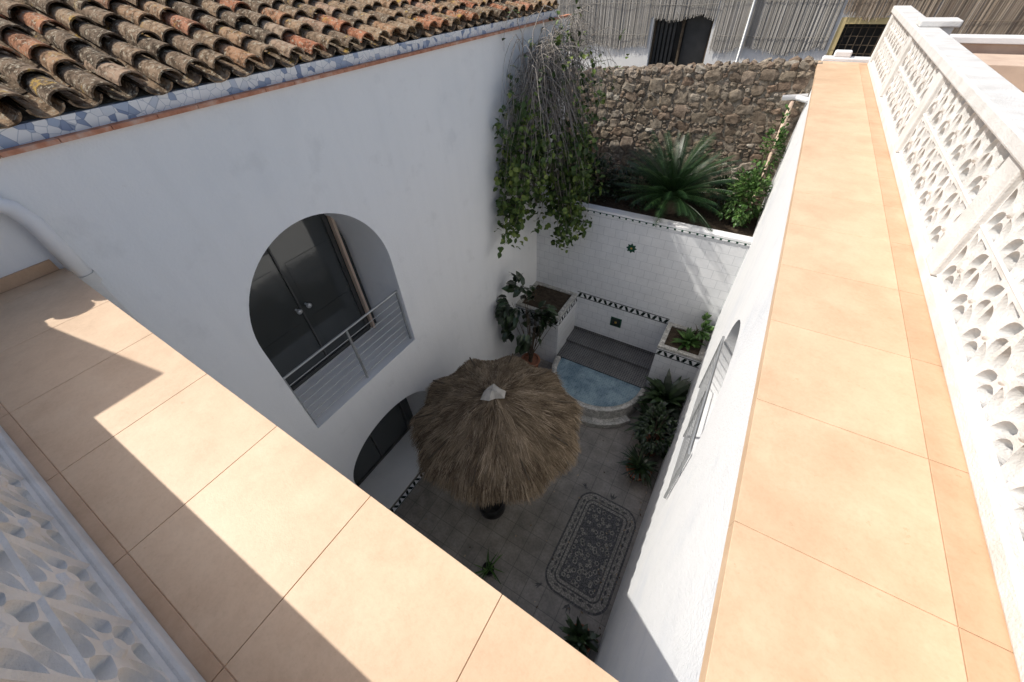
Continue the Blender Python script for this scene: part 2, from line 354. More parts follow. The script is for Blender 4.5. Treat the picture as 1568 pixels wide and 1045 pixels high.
# downpipe
p=MB()
p.tube([(-3.9,-.6,6.84),(-3.9,.18,6.82),(-3.9,.27,6.80),(-3.9,.345,6.73),(-3.9,.375,6.62),(-3.9,.375,6.15)],.052,16)
p.tube([(-3.9,.375,6.22),(-3.9,.375,6.14)],.06,16); p.tube([(-3.9,.375,6.14),(-3.9,.375,2.0)],.04,16)
p.tube([(-3.9,.16,6.82),(-3.9,.24,6.81)],.06,16)
p.box(-3.99,-3.85,.365,.385,5.9,5.93)
build('rain_downpipe',p,[m_white],None,True)

# ---------------------------------------------------------------- right terrace wall
tw=empty('terrace_wall')
shape('wall_face',[(-.9,0),(9.95,0),(9.95,6.2),(-.9,6.2)],[arch(2.5,4.3,3.2,4.1,.9)],.5,MX_YZ,Vector((XR+.25,0,0)),m_plaster_rough,tw)
b=MB(); b.box(XR+.502,1.3,-.9,9.95,0,6.19,0); b.box(XR+.45,XR+.5015,2.4,4.4,3.2,5.1,1); b.box(XR+.40,XR+.449,3.37,3.43,3.2,5,2)
build('wall_core',b,[m_plaster_rough,m_glass,m_frame],tw)
balcony_rail('balcony_rail',XR-.03,2.45,4.35,3.2,tw)
c=MB(); c.box(.362,1.2,-.9,9.93,6.202,6.276,1)
ys=[.81+.6*i for i in range(-3,16)]
for a_,b_ in zip(ys[:-1],ys[1:]):
    b2=min(b_,9.95)-.0025
    if a_>9.9: break
    c.box(.35,.939,a_,b2,6.215,6.28,0,R()); c.box(.9415,1.10,a_,b2,6.215,6.28+U(0,.0008),2,R())
build('coping_tiles',c,[m_cope,m_grout,m_cope2],tw,bevel=.0015)
b=MB(); b.box(.40,1.3,9.952,10.15,0,6.33); b.box(.55,.8,9.97,10.13,6.33,6.42); build('end_pier',b,[m_plaster_rough],tw,bevel=.02)

# ---------------------------------------------------------------- front terrace wall
fw=empty('terrace_wall.001')
b=MB(); b.prism([(XL,-.9),(.36,-.9),(.36,.13),(XL,.26)],0,6.2,0); build('wall_body',b,[m_plaster_rough],fw)
def inner(x): return .20+(.35-x)/(4.34)*.13
c=MB(); c.prism([(XL,-.6),(.33,-.6),(.33,.19),(XL,.31)],6.202,6.276,1)
xs=[.345,-.23]+[-.23-.595*i for i in range(1,7)]+[XL+.02]
for a_,b_ in zip(xs[:-1],xs[1:]):
    x1,x0=a_-.0012,b_+.0012
    c.prism([(x0,-.335),(x1,-.335),(x1,inner(x1)),(x0,inner(x0))],6.215,6.28,0,R())
    c.box(x0,x1,-.6,-.3375,6.215,6.2805,2,R())
build('coping_tiles',c,[m_cope,m_grout,m_cope2],fw,bevel=.0015)
b=MB(); b.box(XL+.001,XL+.018,-.6,.30,6.2805,6.36); build('tile_upstand',b,[m_cope2],fw)

# ---------------------------------------------------------------- balustrades
def block_holes(cx,cy,s):
    H=[]
    q=s/.3
    for k in range(4):
        a=math.pi/4+k*math.pi/2; dx,dy=math.cos(a),math.sin(a)
        pts=[]; r0,r1,w=.040*q,.190*q,.036*q
        for j in range(11):
            t=j/10; pts.append((t,w*math.sin(math.pi*t)))
        pts+=[(t,-w_) for t,w_ in reversed(pts[1:-1])]
        H.append([(cx+dx*(r0+(r1-r0)*t)-dy*o,cy+dy*(r0+(r1-r0)*t)+dx*o) for t,o in pts])
        a=k*math.pi/2; dx,dy=math.cos(a),math.sin(a); dd=.139*q; r=.060*q
        H.append([(cx+dx*(dd-r*math.sin(math.pi*j/10)*1.2)-dy*r*math.cos(math.pi*j/10), cy+dy*(dd-r*math.sin(math.pi*j/10)*1.2)+dx*r*math.cos(math.pi*j/10)) for j in range(11)])
    return H
def balustrade(name,axis,posts,c0,c1,caps,ov):
    e=empty(name); mb=MB()
    z0=CZ+.001
    def bx(a0,a1,p0,p1,zz0,zz1):
        if axis=='Y': mb.box(p0,p1,a0,a1,zz0,zz1)
        else: mb.box(a0,a1,p0,p1,zz0,zz1)
    lo,hi=posts[0]-.11,posts[-1]+.11
    bx(lo,hi,c0-.012,c1+.012,z0,6.355)
    bx(lo,hi,c0-.045,c1+ov,6.952,7.03)
    for p in posts:
        bx(p-.10,p+.10,c0-.02,c1+.02,6.356,6.951)
        if p in caps: bx(p-.16,p+.16,c0-.02,c1+.22,7.031,7.09); bx(p-.13,p+.13,c1+.061,c1+.18,6.2,7.03)
    build('frame',mb,[m_cement],e,bevel=.012)
    bosses=MB()
    for p,q in zip(posts[:-1],posts[1:]):
        a,b2=p+.10,q-.10; n=max(1,round((b2-a)/.295)); s=(b2-a)/n; holes=[]
        for i in range(n):
            for j in range(2):
                cx=a+s*(i+.5); cy=6.36+.295*(j+.5); holes+=block_holes(cx,cy,min(s,.295))
                for sd in (-1,1):
                    cc=(c0+c1)/2+sd*(c1-c0-.03)/2
                    def PT(u_,v_,dep): 
                        return (cc+sd*dep,cx+u_,cy+v_) if axis=='Y' else (cx+u_,cc+sd*dep,cy+v_)
                    bosses.tube([PT(0,0,0),PT(0,0,.014)],[.034,.022],12)
                    for (ua,va,ub,vb) in ((-s/2,-s/2,s/2,-s/2),(-s/2,-s/2,-s/2,s/2)):
                        bosses.tube([PT(ua,va,0.0),PT(ub,vb,0.0)],.009,4)
        outer=[(a,6.356),(b2,6.356),(b2,6.951),(a,6.951)]
        if axis=='Y': shape('lattice_panel',outer,holes,c1-c0-.03,MX_YZ,Vector(((c0+c1)/2,0,0)),m_cement,e)
        else: shape('lattice_panel',outer,holes,c1-c0-.03,MX_XZ,Vector((0,(c0+c1)/2,0)),m_cement,e)
    build('rosettes',bosses,[m_cement],e)
balustrade('balustrade','Y',[-1.5,.65,2.8,4.95,7.1,9.55],1.06,1.17,[7.1],.06)
balustrade('balustrade.001','X',[-3.85,.75],-.50,-.39,[],.012)
b=MB()
i=len(b.v)
b.v+=[(-4.3,-.75,6.2),(-3.66,-.75,6.2),(-3.66,-.38,6.2),(-4.3,-.38,6.2),(-4.3,-.75,7.5),(-3.66,-.75,7.98),(-3.66,-.38,7.98),(-4.3,-.38,7.5)]
for q in ((3,2,1,0),(4,5,6,7),(0,1,5,4),(1,2,6,5),(2,3,7,6),(3,0,4,7)): b.f.append(tuple(i+t for t in q)); b.m.append(0); b.r.append(.5)
build('unseen_pier',b,[m_plaster_rough],None)  # unseen pier inferred from its shadow; top sloped to shape shadow on front coping
# terrace floors
b=MB(); b.box(1.302,9,-8,9.6,5.9,6.22,0); b.box(-3.9,1.301,-8,-.902,5.9,6.22,0); build('terrace_floor',b,[m_terrace])
# neighbouring parapet
b=MB(); b.box(1.35,9,9.62,9.85,5,6.6,0); b.box(1.32,9,9.58,9.9,6.602,6.68,1); b.box(1.9,4.5,8.6,9.5,6.221,6.5,0)
build('parapet_wall',b,[m_beige,m_white],None,bevel=.01)

# ---------------------------------------------------------------- back tiled wall
def zig(mb,o,u,v,nrm,L,H,cell,dark,white):
    o=Vector(o);u=Vector(u);v=Vector(v);n=Vector(nrm)
    q=o+n*.003; mb.face([q,q+u*L,q+u*L+v*H,q+v*H],white)
    q=o+n*.006; k=int(L/cell); c=L/k
    for t in (0,1): 
        w=v*(H*.12); b0=q+v*(H*.88*t); mb.face([b0,b0+u*L,b0+u*L+w,b0+w],dark)
    q=q+n*.002
    for i in range(k):
        a=q+u*(c*i)+v*(H*.16); h=v*(H*.68)
        if i%2==0: mb.face([a+u*(.12*c),a+u*(.62*c),a+u*(.98*c)+h,a+u*(.48*c)+h],dark)
        else: mb.face([a+u*(.48*c),a+u*(.98*c),a+u*(.62*c)+h,a+u*(.12*c)+h],dark)
bw=empty('tiled_garden_wall')
b=MB(); b.box(XL-.0,XR,YB,YB+.18,0,3.86,0)
build('wall',b,[m_wtile],bw)
b=MB(); b.box(XL,XR,YB-.02,YB+.2,3.862,3.90,0); b.box(XL,XR,YB-.01,YB+.19,3.901,3.945,1)
x=XL
while x<XR-.05: b.box(x+.01,x+.11,YB-.028,YB-.021,3.866,3.896,1); x+=.14
build('glazed_cap',b,[m_green,m_white],bw)
b=MB(); zig(b,(-2.8,YB,1.55),(1,0,0),(0,0,1),(0,-1,0),2.3,.17,.13,0,1)
cx,cz=-1.68,3.25; pts=[]
for k in range(16):
    a=2*math.pi*k/16; r=.12 if k%2==0 else .08; pts.append((cx+r*math.cos(a),YB-.006,cz+r*math.sin(a)))
b.face(list(reversed(pts)),2)
b.face([(cx-.02,YB-.010,cz-.02),(cx+.02,YB-.010,cz-.02),(cx+.02,YB-.010,cz+.02),(cx-.02,YB-.010,cz+.02)],3)
cx,cz=-1.70,1.12
b.box(cx-.14,cx+.14,YB-.012,YB-.001,cz-.14,cz+.14,2); b.box(cx-.11,cx+.11,YB-.016,YB-.0125,cz-.11,cz+.11,0); b.box(cx-.025,cx+.025,YB-.03,YB-.0165,cz-.025,cz+.025,3)
build('tile_ornaments',b,[m_black,m_white,m_green,m_ochre],bw)
b=MB(); b.box(-4.9,XR,YB+.181,9.6,0,3.84,0); build('garden_soil',b,[m_soil])

# planters
def planter(name,x0,x1,y0,z1,facex):
    e=empty(name); b=MB()
    b.box(x0,x1,y0,YB-.002,0,z1-.06,0)
    t=.1
    b.box(x0,x1,y0,y0+t,z1-.059,z1,1); b.box(x0,x1,YB-.1,YB-.002,z1-.059,z1,1); b.box(x0,x0+t,y0+t+.001,YB-.101,z1-.059,z1,1); b.box(x1-t,x1,y0+t+.001,YB-.101,z1-.059,z1,1)
    b.box(x0+t,x1-t,y0+t,YB-.1,z1-.0595,z1-.03,2)
    build('box',b,[m_wtile,m_rim,m_soil],e)
    b=MB(); zig(b,(x0,y0,z1-.25),(1,0,0),(0,0,1),(0,-1,0),x1-x0,.17,.13,0,1)
    if facex>0: zig(b,(x1,y0,z1-.25),(0,1,0),(0,0,1),(1,0,0),YB-y0,.17,.13,0,1)
    else: zig(b,(x0,y0,z1-.25),(0,1,0),(0,0,1),(-1,0,0),YB-y0,.17,.13,0,1)
    build('checker_band',b,[m_black,m_white],e)
planter('raised_planter',-.5,XR,6.6,1.64,-1)
planter('raised_planter.001',XL,-2.8,6.4,1.64,1)

# pool
po=empty('plunge_pool'); b=MB(); pcx,pcy=-1.6,6.35
b.box(-2.798,-.502,7.0,YB-.002,0,.44,0); b.box(-2.798,-.502,6.42,6.999,0,.36,0)
build('tiled_seat',b,[m_mosaic],po)
b=MB(); b.box(-2.797,-.503,6.417,6.4195,.02,.358,0); b.box(-2.797,-.503,6.996,6.9985,.362,.438,0); b.box(-2.797,-.503,YB-.012,YB-.0025,.442,.54,0); build('seat_riser',b,[m_mosaicV],po)
b=MB(); b.lathe(pcx,pcy,[(1.18,0),(1.18,.40),(1.17,.42),(1.06,.42),(1.05,.40),(1.05,.05),(0.0,.05)],48,0,a0=-math.pi,a1=0)
build('pool_rim',b,[m_rim],po,True)
b=MB(); b.lathe(pcx,pcy,[(1.36,0),(1.36,.13),(1.185,.13)],48,0,a0=-math.pi*.8,a1=-math.pi*.2); build('pool_step',b,[m_rim],po)
b=MB(); b.lathe(pcx,pcy,[(1.055,.33),(.0,.33)],48,0,a0=-math.pi,a1=0); b.face([(pcx-1.05,pcy,.33),(pcx+1.05,pcy,.33),(pcx+1.05,6.417,.33),(pcx-1.05,6.417,.33)]); build('water',b,[m_water],po)

# mosaic carpet in floor
def rrect(x0,x1,y0,y1,r,n=8):
    P=[]
    for (cx,cy,a0) in ((x1-r,y1-r,0),(x0+r,y1-r,90),(x0+r,y0+r,180),(x1-r,y0+r,270)):
        for k in range(n+1):
            a=math.radians(a0+90*k/n); P.append((cx+r*math.cos(a),cy+r*math.sin(a)))
    return P
b=MB(); X0,X1,Y0,Y1=-.80,.36,1.66,3.64; z=.004
for ins,mi,rad in ((0,0,.30),(.035,1,.27),(.075,2,.25),(.16,0,.14),(.185,1,.12),(.21,2,.11),(.235,0,.08),(.26,3,.06)):
    b.face([(p[0],p[1],z) for p in rrect(X0+ins,X1-ins,Y0+ins,Y1-ins,rad)],mi); z+=.004
for i in range(11):
    for sx_ in (X0+.117,X1-.117):
        yy=Y0+.28+i*(Y1-Y0-.56)/10; b.face([(sx_-.025,yy,z),(sx_,yy-.06,z),(sx_+.025,yy,z),(sx_,yy+.06,z)],0)
for i in range(5):
    for sy_ in (Y0+.117,Y1-.117):
        xx=X0+.28+i*(X1-X0-.56)/4; b.face([(xx-.06,sy_,z),(xx,sy_-.025,z),(xx+.06,sy_,z),(xx,sy_+.025,z)],0)
for (px,py,dx,dy) in ((X0+.02,Y1+.02,-1,1),(X0+.02,Y0-.02,-1,-1),((X0+X1)/2,Y1+.02,0,1),((X0+X1)/2,Y0-.02,0,-1)):
    for t in (-.5,0,.5):
        a=math.atan2(dy,dx)+t; q=Vector((px,py,.004)); dd=Vector((math.cos(a),math.sin(a),0)); ss=Vector((-dd.y,dd.x,0))
        q=q-dd*(.06 if dx and dy else .0)+Vector((0,0,.0005*(t+1)))
        b.face([q,q+dd*.07-ss*.02,q+dd*.15,q+dd*.07+ss*.02],0)
build('pebble_mosaic_floor_pattern',b,[m_pebD,m_pebL,m_pebL,m_pebC])
b=MB(); zig(b,(XL+.14,1.0,.001),(0,1,0),(-1,0,0),(0,0,1),2.2,.11,.11,0,1); build('threshold_band',b,[m_black,m_white])

# ---------------------------------------------------------------- parasol
pa=empty('straw_parasol'); base=Vector((-2.22,2.36,0)); top=Vector((-2.3,2.92,2.97)); ctr=Vector((-2.3,2.92,0))
b=MB(); b.tube([base,base.lerp(top,.5),top],[.03,.03,.025],10,0); b.lathe(base.x,base.y,[(0,0),(.24,0),(.26,.02),(.24,.26),(.21,.26),(.2,.2),(0.02,.2)],28,1)
for k in range(10):
    a=2*math.pi*k/10; q=ctr+Vector((1.3*math.cos(a),1.3*math.sin(a),2.52)); b.tube([top-Vector((0,0,.08)),q],.014,6,0)
build('pole_and_base',b,[m_bark,m_blackpl],pa,True)
def canopy(r,a):
    rr=1+.025*math.cos(10*a)*r
    z=2.97-.32*r-.115*r*r
    return Vector((ctr.x+r*rr*math.cos(a),ctr.y+r*rr*math.sin(a),z+.022*r*math.cos(10*a)))
b=MB(); segs=60
for i in range(12):
    for j in range(segs):
        r0,r1=1.32*i/12,1.32*(i+1)/12; a0,a1=2*math.pi*j/segs,2*math.pi*(j+1)/segs
        b.face([canopy(r0,a0),canopy(r1,a0),canopy(r1,a1),canopy(r0,a1)],0,.2)
for n_ in range(1700):
    a0_=U(0,2*math.pi); r_0=math.sqrt(U(.004,1))*1.2; tl=U(.2,.38); trn=U(.1,.8); tw_a=U(-.15,.15); lift=U(.008,.045)
    if r_0<.25: tl*=.6
    for s_n in range(12):
        a=a0_+U(-.045,.045)/max(r_0,.2); r=r_0+U(-.04,.04)
        r=max(r,.03); r2=min(r+tl*U(.75,1.1),1.42+U(-.05,.06)); da=(tw_a+U(-.08,.08))*.6/max(r,.3)
        p0=canopy(r,a)+Vector((0,0,U(.0,.02))); p1=canopy(r2,a+da*.6)+Vector((0,0,lift+U(-.015,.02)))
        pm=canopy((r+r2)/2,a+da*.2)+Vector((0,0,lift*.9+U(0,.02)))
        if r2>1.3: p1.z-=U(.04,.12)
        t=(p1-p0); s_=t.cross(Vector((0,0,1)))
        if s_.length<1e-5: continue
        s_=s_.normalized()*U(.0022,.0048); s_.z+=U(-.002,.002)
        rn=min(1,max(0,trn+U(-.22,.22)))
        b.face([p0-s_,pm-s_,pm+s_,p0+s_],0,rn*.8); b.face([pm-s_,p1-s_*.4,p1+s_*.4,pm+s_],0,rn)
for n_ in range(3200):
    a=U(0,2*math.pi); cl=noise.noise(Vector((math.cos(a)*5,math.sin(a)*5,3)))
    p0=canopy(1.27,a); p1=canopy(1.39+.05*cl+U(-.03,.04),a+U(-.04,.04)); p1.z-=U(.06,.2)
    t=(p1-p0); s_=t.cross(Vector((0,0,1))).normalized()*.004
    b.face([p0-s_,p1-s_*.3,p1+s_*.3,p0+s_],0,U(.1,.9))
build('thatch_canopy',b,[m_straw],pa)
b=MB()
seg=9; i0=len(b.v); rad=[(.0,.06),(.06,.05),(.12,.0),(.17,-.05)]
for r,z in rad:
    for j in range(seg):
        a=2*math.pi*j/seg; q=r*(1+.25*math.sin(3*a+1)+.15*math.sin(2*a)); b.v.append((top.x+q*math.cos(a),top.y+q*math.sin(a),top.z+.05+z+.012*math.sin(4*a)))
for k_ in range(3):
    for j in range(seg): b.f.append((i0+k_*seg+j,i0+k_*seg+(j+1)%seg,i0+(k_+1)*seg+(j+1)%seg,i0+(k_+1)*seg+j)); b.m.append(0); b.r.append(.5)
build('canvas_cap',b,[m_capplastic],pa,False)

# ---------------------------------------------------------------- stone wall
sw=empty('stone_wall'); b=MB(); YS=9.6
def wtop(x): return 5.98+(x+3.8)/4.1*.34+.05*noise.noise(Vector((x*2.3,1,5)))
xs=[-5.4+i*.2 for i in range(30)]; xs=[x for x in xs if x<XR-.01]+[XR-.002]
for x0,x1 in zip(xs[:-1],xs[1:]):
    h0,h1=wtop(x0)-.04,wtop(x1)-.04
    b.face([(x0,YS,3.0),(x1,YS,3.0),(x1,YS,h1),(x0,YS,h0)]); b.face([(x0,YS,h0),(x1,YS,h1),(x1,YS+.5,h1-.02),(x0,YS+.5,h0-.02)]); b.face([(x0,YS+.5,h0-.02),(x1,YS+.5,h1-.02),(x1,YS+.5,0),(x0,YS+.5,0)])
build('mortar',b,[m_mortar],sw)
import bmesh
bm=bmesh.new(); bmesh.ops.create_icosphere(bm,subdivisions=2,radius=1); sv=[v_.co.copy() for v_ in bm.verts]; sf=[[w.index for w in f.verts] for f in bm.faces]; bm.free()
b=MB()
def stone(cx,cz,w,h,yy,dep):
    seed=Vector((U(0,100),U(0,100),U(0,100))); i0=len(b.v); rn=R(); rot=U(-.45,.45); cr,sr=math.cos(rot),math.sin(rot)
    for q in sv:
        sp=Vector([math.copysign(abs(t)**.55,t) for t in q]); nn_=1+.45*noise.noise(q*1.5+seed); sp.x*=nn_; sp.z*=nn_
        sp.y*=1+.5*noise.noise(q*2.2+seed)
        lx,lz=sp.x*w*.5,sp.z*h*.5; b.v.append((cx+lx*cr-lz*sr,yy+sp.y*dep,cz+lx*sr+lz*cr))
    for f in sf: b.f.append(tuple(i0+t for t in f)); b.m.append(0); b.r.append(rn)
placed=[]
def tryp(n,w0,w1):
    for _ in range(n):
        w=U(w0,w1); h=w*U(.55,.95); cx=U(-5.2,XR-.08); cz=U(3.8,6.4)
        if cx+w/2>XR-.03 or cz+h*.35>wtop(cx): continue
        ok=True
        for (px,pz,pw,ph) in placed:
            if abs(px-cx)<(pw+w)*.44 and abs(pz-cz)<(ph+h)*.44: ok=False; break
        if ok: placed.append((cx,cz,w,h)); stone(cx,cz,w*1.0,h*1.0,YS+U(0,.02),U(.03,.06))
tryp(2500,.2,.34); tryp(5000,.12,.2); tryp(7000,.07,.12); tryp(5000,.035,.07)
x=-5.3
while x<XR-.15:
    w=U(.12,.26)
    for yy in (.10,.33): stone(x+w/2,wtop(x+w/2)-.06+U(-.02,.02),w,.13,YS+yy,.12)
    x+=w*1.1
build('stones',b,[m_stone],sw,False)
b=MB(); b.tube([(.22,9.45,3.8),(.20,9.45,5.75)],.035,10,0); b.tube([(.02,9.45,5.78),(.40,9.45,5.83)],.045,10,1); b.tube([(.25,9.45,5.8),(.41,9.0,5.86)],.04,10,1)
build('vent_pipe',b,[m_beige,m_white],None,True)

# ---------------------------------------------------------------- neighbour house
nh=empty('neighbour_house'); YN=12.0
shape('facade',[(-16,0),(16,0),(16,9.6),(-16,9.6)],[[(-3.23,5.45),(-1.88,5.45),(-1.88,6.75),(-3.23,6.75)],[(.62,5.6),(1.33,5.6),(1.33,6.6),(.62,6.6)]],.3,MX_XZ,Vector((0,YN+.15,0)),m_plaster,nh)
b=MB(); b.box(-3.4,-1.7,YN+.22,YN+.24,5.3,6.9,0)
b.box(-3.23,-1.88,YN+.12,YN+.16,5.45,5.50,1)
for x in (-3.21,-2.55,-1.90): b.box(x-.025,x+.025,YN+.12,YN+.17,5.45,6.75,1)
for k_ in range(5): b.box(-3.18+.1*k_,-3.12+.1*k_,YN+.18,YN+.2+.01*(k_%2),5.5,6.7,3)
b.box(-2.5,-1.95,YN+.2,YN+.215,5.5,6.7,3)
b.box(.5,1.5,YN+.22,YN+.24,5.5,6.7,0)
for (x0,x1,z0,z1) in ((.52,.62,5.6,6.7),(1.33,1.43,5.6,6.7),(.621,1.329,6.6,6.7)): b.box(x0,x1,YN-.02,YN-.002,z0,z1,2)
for i in range(6): b.tube([(.68+.12*i,YN+.04,5.6),(.68+.12*i,YN+.04,6.6)],.008,6,1)
for i in range(7): b.tube([(.62,YN+.045,5.7+.14*i),(1.33,YN+.045,5.7+.14*i)],.007,6,1)
build('windows',b,[m_dark,m_bark,m_yellow,m_frame],nh)
b=MB(); b.box(-16,16,YN+.3,YN+8,0,9.5,0); build('house_mass',b,[m_plaster],nh)
def reeds(name,x0,x1,zb,zt,mat,y=YN-.06):
    r=MB(); x=x0
    while x<x1:
        w=U(.007,.014); sag=.05*noise.noise(Vector((x*1.5,0,0)))+.035*math.sin(x*5); zz=zb+sag+U(-.04,.04)*(1 if R()>.1 else 2.0)
        yy=y+U(-.012,.012)+.03*noise.noise(Vector((x*.9,3,0)))
        if R()>.04: r.face([(x,yy,zz),(x+w,yy-.004,zz),(x+w+U(-.01,.01),yy-.004,zt),(x+U(-.01,.01),yy,zt)],0,R())
        x+=w*.9
    for zz in (zb+.25,zb+.85,zb+1.45): r.tube([(x0,y-.03,zz),((x0+x1)/2,y-.03,zz-.02),(x1,y-.03,zz)],.004,4,0,.1)
    build(name,r,[mat],nh)
reeds('reed_screen_a',-7.2,-3.3,6.12,9,m_reed); reeds('reed_screen_b',-3.3,-1.85,6.68,9,m_reed); reeds('reed_screen_c',-1.83,.45,6.14,9,m_reed)
reeds('reed_screen_d',1.6,9,6.42,9,m_reed_b); reeds('reed_screen_e',.5,1.6,6.75,9,m_reed_b)
b=MB(); b.tube([(-1.15,YN-.12,4),(-1.15,YN-.12,9)],.035,8); build('facade_pipes',b,[m_steel],nh,True)

# ---------------------------------------------------------------- vegetation
def rv(): 
    while True:
        q=Vector((U(-1,1),U(-1,1),U(-1,1)))
        if .05<q.length<1: return q
vine=empty('climbing_vine'); tw_=MB(); lf=MB()
tw_.tube([(-3.85,7.35,3.9),(-3.86,7.5,5),(-3.8,7.6,6.2),(-3.75,7.7,6.9)],[.04,.035,.03,.02],8,0,.4)
tw_.tube([(-3.85,7.2,3.9),(-3.8,6.9,5),(-3.75,6.8,6.2)],[.03,.028,.015],8,0,.4)
ell=[(Vector((-3.60,6.25,4.85)),Vector((.40,.65,.8)),30,1.0),(Vector((-3.7,5.8,4.1)),Vector((.22,.38,.6)),17,1.),
     (Vector((-3.0,7.15,4.75)),Vector((.55,.6,.8)),34,1.),(Vector((-2.95,7.0,3.7)),Vector((.3,.38,.6)),19,1.),
     (Vector((-3.35,6.6,4.1)),Vector((.3,.45,.5)),8,1.),
     (Vector((-3.3,7.8,5.4)),Vector((.7,.6,.5)),9,.35),(Vector((-3.75,6.4,5.6)),Vector((.2,.8,.45)),10,.4)]
def bez(a,b_,c_,d_,t): 
    u=1-t; return a*u**3+b_*3*u*u*t+c_*3*u*t*t+d_*t**3
for c_,r_,n_,dens in ell:
    for i in range(n_):
        q=rv(); end=c_+Vector((q.x*r_.x,q.y*r_.y,q.z*r_.z)); end.x=max(end.x,-3.94)
        st=Vector((-3.75,7.5+U(-.5,.5),U(5.9,6.7))); st=st.lerp(Vector((st.x,end.y+.2,st.z)),.5)
        p1=st+Vector((U(0,.5),U(-.5,.3),U(.2,.6))); p2=Vector((end.x+U(-.1,.25),end.y+U(-.2,.2),end.z+U(.3,.8)))
        pts=[bez(st,p1,p2,end,k/12)+rv()*.015 for k in range(13)]
        for p_ in pts: p_.x=max(p_.x,-3.95)
        tw_.tube(pts,[.008-.0004*k for k in range(13)],4,0,R())
        base_r=R()*.45; tuft=[U(.65,1.0) for _ in range(3)]+[1.0]
        for L in range(int(U(18,34)*dens)):
            t=min(1.02,random.choice(tuft)+U(-.05,.05)); p_=bez(st,p1,p2,end,t)+rv()*.17; p_.x=max(p_.x,-3.95)
            dd=rv(); dd.z-=.3; nn=rv()*.7+Vector((.2,-.3,.9)); lf.leaf(p_,dd,nn,U(.08,.14),U(.06,.10),0,min(1,base_r+R()**1.6*.65))
for i in range(300):
    st=Vector((-3.8+U(-.05,.3),7.2+U(-.9,1.3),U(5.5,6.6))); az=U(-2.4,1.0); L=U(.5,1.3); up=U(.3,1.15)
    end=st+Vector((math.cos(az)*L*.75,math.sin(az)*L*.8,-U(-.35,1.2))); end.x=max(end.x,-3.93)
    p1=st+Vector((0,0,up)); p2=end+Vector((0,0,up*.8))
    pts=[bez(st,p1,p2,end,k/9)+rv()*.03 for k in range(10)]
    for p_ in pts: p_.x=max(p_.x,-3.95)
    rr_=U(.005,.010)
    tw_.tube(pts,[rr_*(1-k/12) for k in range(10)],4,0,.4+R()*.6)
    if R()<.3:
        for t in range(5):
            p_=pts[random.randint(4,9)]+rv()*.07; lf.leaf(p_,rv(),Vector((0,0,1)),.09,.07,0,R())
build('branches',tw_,[m_twig],vine,True); build('leaves',lf,[m_leaf_vine],vine)

# cycad
cy=empty('cycad_plant'); b=MB(); f_=MB(); o=Vector((-1.28,8.35,3.84))
f_.lathe(o.x,o.y,[(.2,3.8),(.22,3.95),(.17,4.08),(.05,4.12),(0,4.12)],14,0)
for i in range(95):
    az=i*2.39996+U(-.1,.1); el=math.radians(84-68*(i/95)**.85+U(-5,5)); L=U(1.1,1.4); cur=o+Vector((0,0,.27)); e=el
    hd=Vector((math.cos(az),math.sin(az),0)); sd=Vector((-math.sin(az),math.cos(az),0)); n_=36; rn0=R()*.6; pts=[]; dr=math.radians(U(25,50))
    for k in range(n_+1):
        t=k/n_; pts.append(cur.copy()); dv=hd*math.cos(e)+Vector((0,0,math.sin(e)))
        if k>4:
            ll=.17*math.sin(math.pi*min(1,(t-.05)*.93+.08))**.7+.03; up=sd.cross(dv)
            for s_ in (-1,1):
                d_=(sd*s_*.75+dv*.75-up*(-.3)).normalized(); tip=cur+d_*ll; w=dv*.0115
                b.face([cur-w,cur+w,tip],0,min(1,rn0+R()*.4))
        cur=cur+dv*(L/n_); e-=dr/n_
    b.tube(pts[::5],[.009,.008,.007,.006,.005,.004,.003,.002][:len(pts[::5])],4,0,.9)
for i,vv_ in enumerate(b.v): b.v[i]=(min(vv_[0],XR-.02),vv_[1],vv_[2])
build('trunk',f_,[m_bark],cy); build('fronds',b,[m_leaf_cycad],cy)

def shrub(name,c_,r_,n_,Ls,Ws,mat,stems=12,pot=None,droop=0.):
    e=empty(name); l=MB(); s=MB()
    for i in range(stems):
        q=rv(); end=Vector(c_)+Vector((q.x*r_[0],q.y*r_[1],q.z*r_[2]*.8)); st=Vector((c_[0]+U(-.06,.06),c_[1]+U(-.06,.06),(.35 if pot else c_[2]-r_[2])))
        s.tube([st,st.lerp(end,.5)+rv()*.05,end],[.014,.009,.004],5,0,.5)
    if pot: s.lathe(c_[0],c_[1],[(0,0),(.16,0),(.23,.38),(.25,.38),(.25,.42),(.21,.42),(.2,.36),(0,.36)],24,1)
    cl=[rv() for _ in range(max(8,n_//22))]
    for i in range(n_):
        q=random.choice(cl)+rv()*.25
        p_=Vector(c_)+Vector((q.x*r_[0],q.y*r_[1],q.z*r_[2])); dd=q.normalized()+rv()*.8; dd.z-=droop; nn=rv()*.6+Vector((0,0,1))
        p_.x=min(max(p_.x,XL+.03),XR-.03)
        l.leaf(p_,dd,nn,U(*Ls),U(*Ws),0,R())
    for i,vv_ in enumerate(l.v): l.v[i]=(min(max(vv_[0],XL+.01),XR-.01) if vv_[1]<9.5 else vv_[0],vv_[1],vv_[2])
    build('stems',s,[m_bark,m_terr],e); build('leaves',l,[mat],e)
    return e
shrub('flowering_shrub',(.05,8.4,4.35),(.33,.45,.55),1100,(.06,.11),(.035,.06),m_leaf_mid)
shrub('flowering_shrub.001',(.2,9.1,4.9),(.2,.3,.75),500,(.05,.09),(.03,.05),m_leaf_mid)
shrub('ground_cover_shrub',(-3.1,8.5,4.15),(.8,.6,.4),1300,(.07,.13),(.04,.07),m_leaf_dark)
shrub('ground_cover_shrub.001',(-.55,8.9,4.1),(.6,.4,.3),700,(.07,.13),(.03,.06),m_leaf_dark)
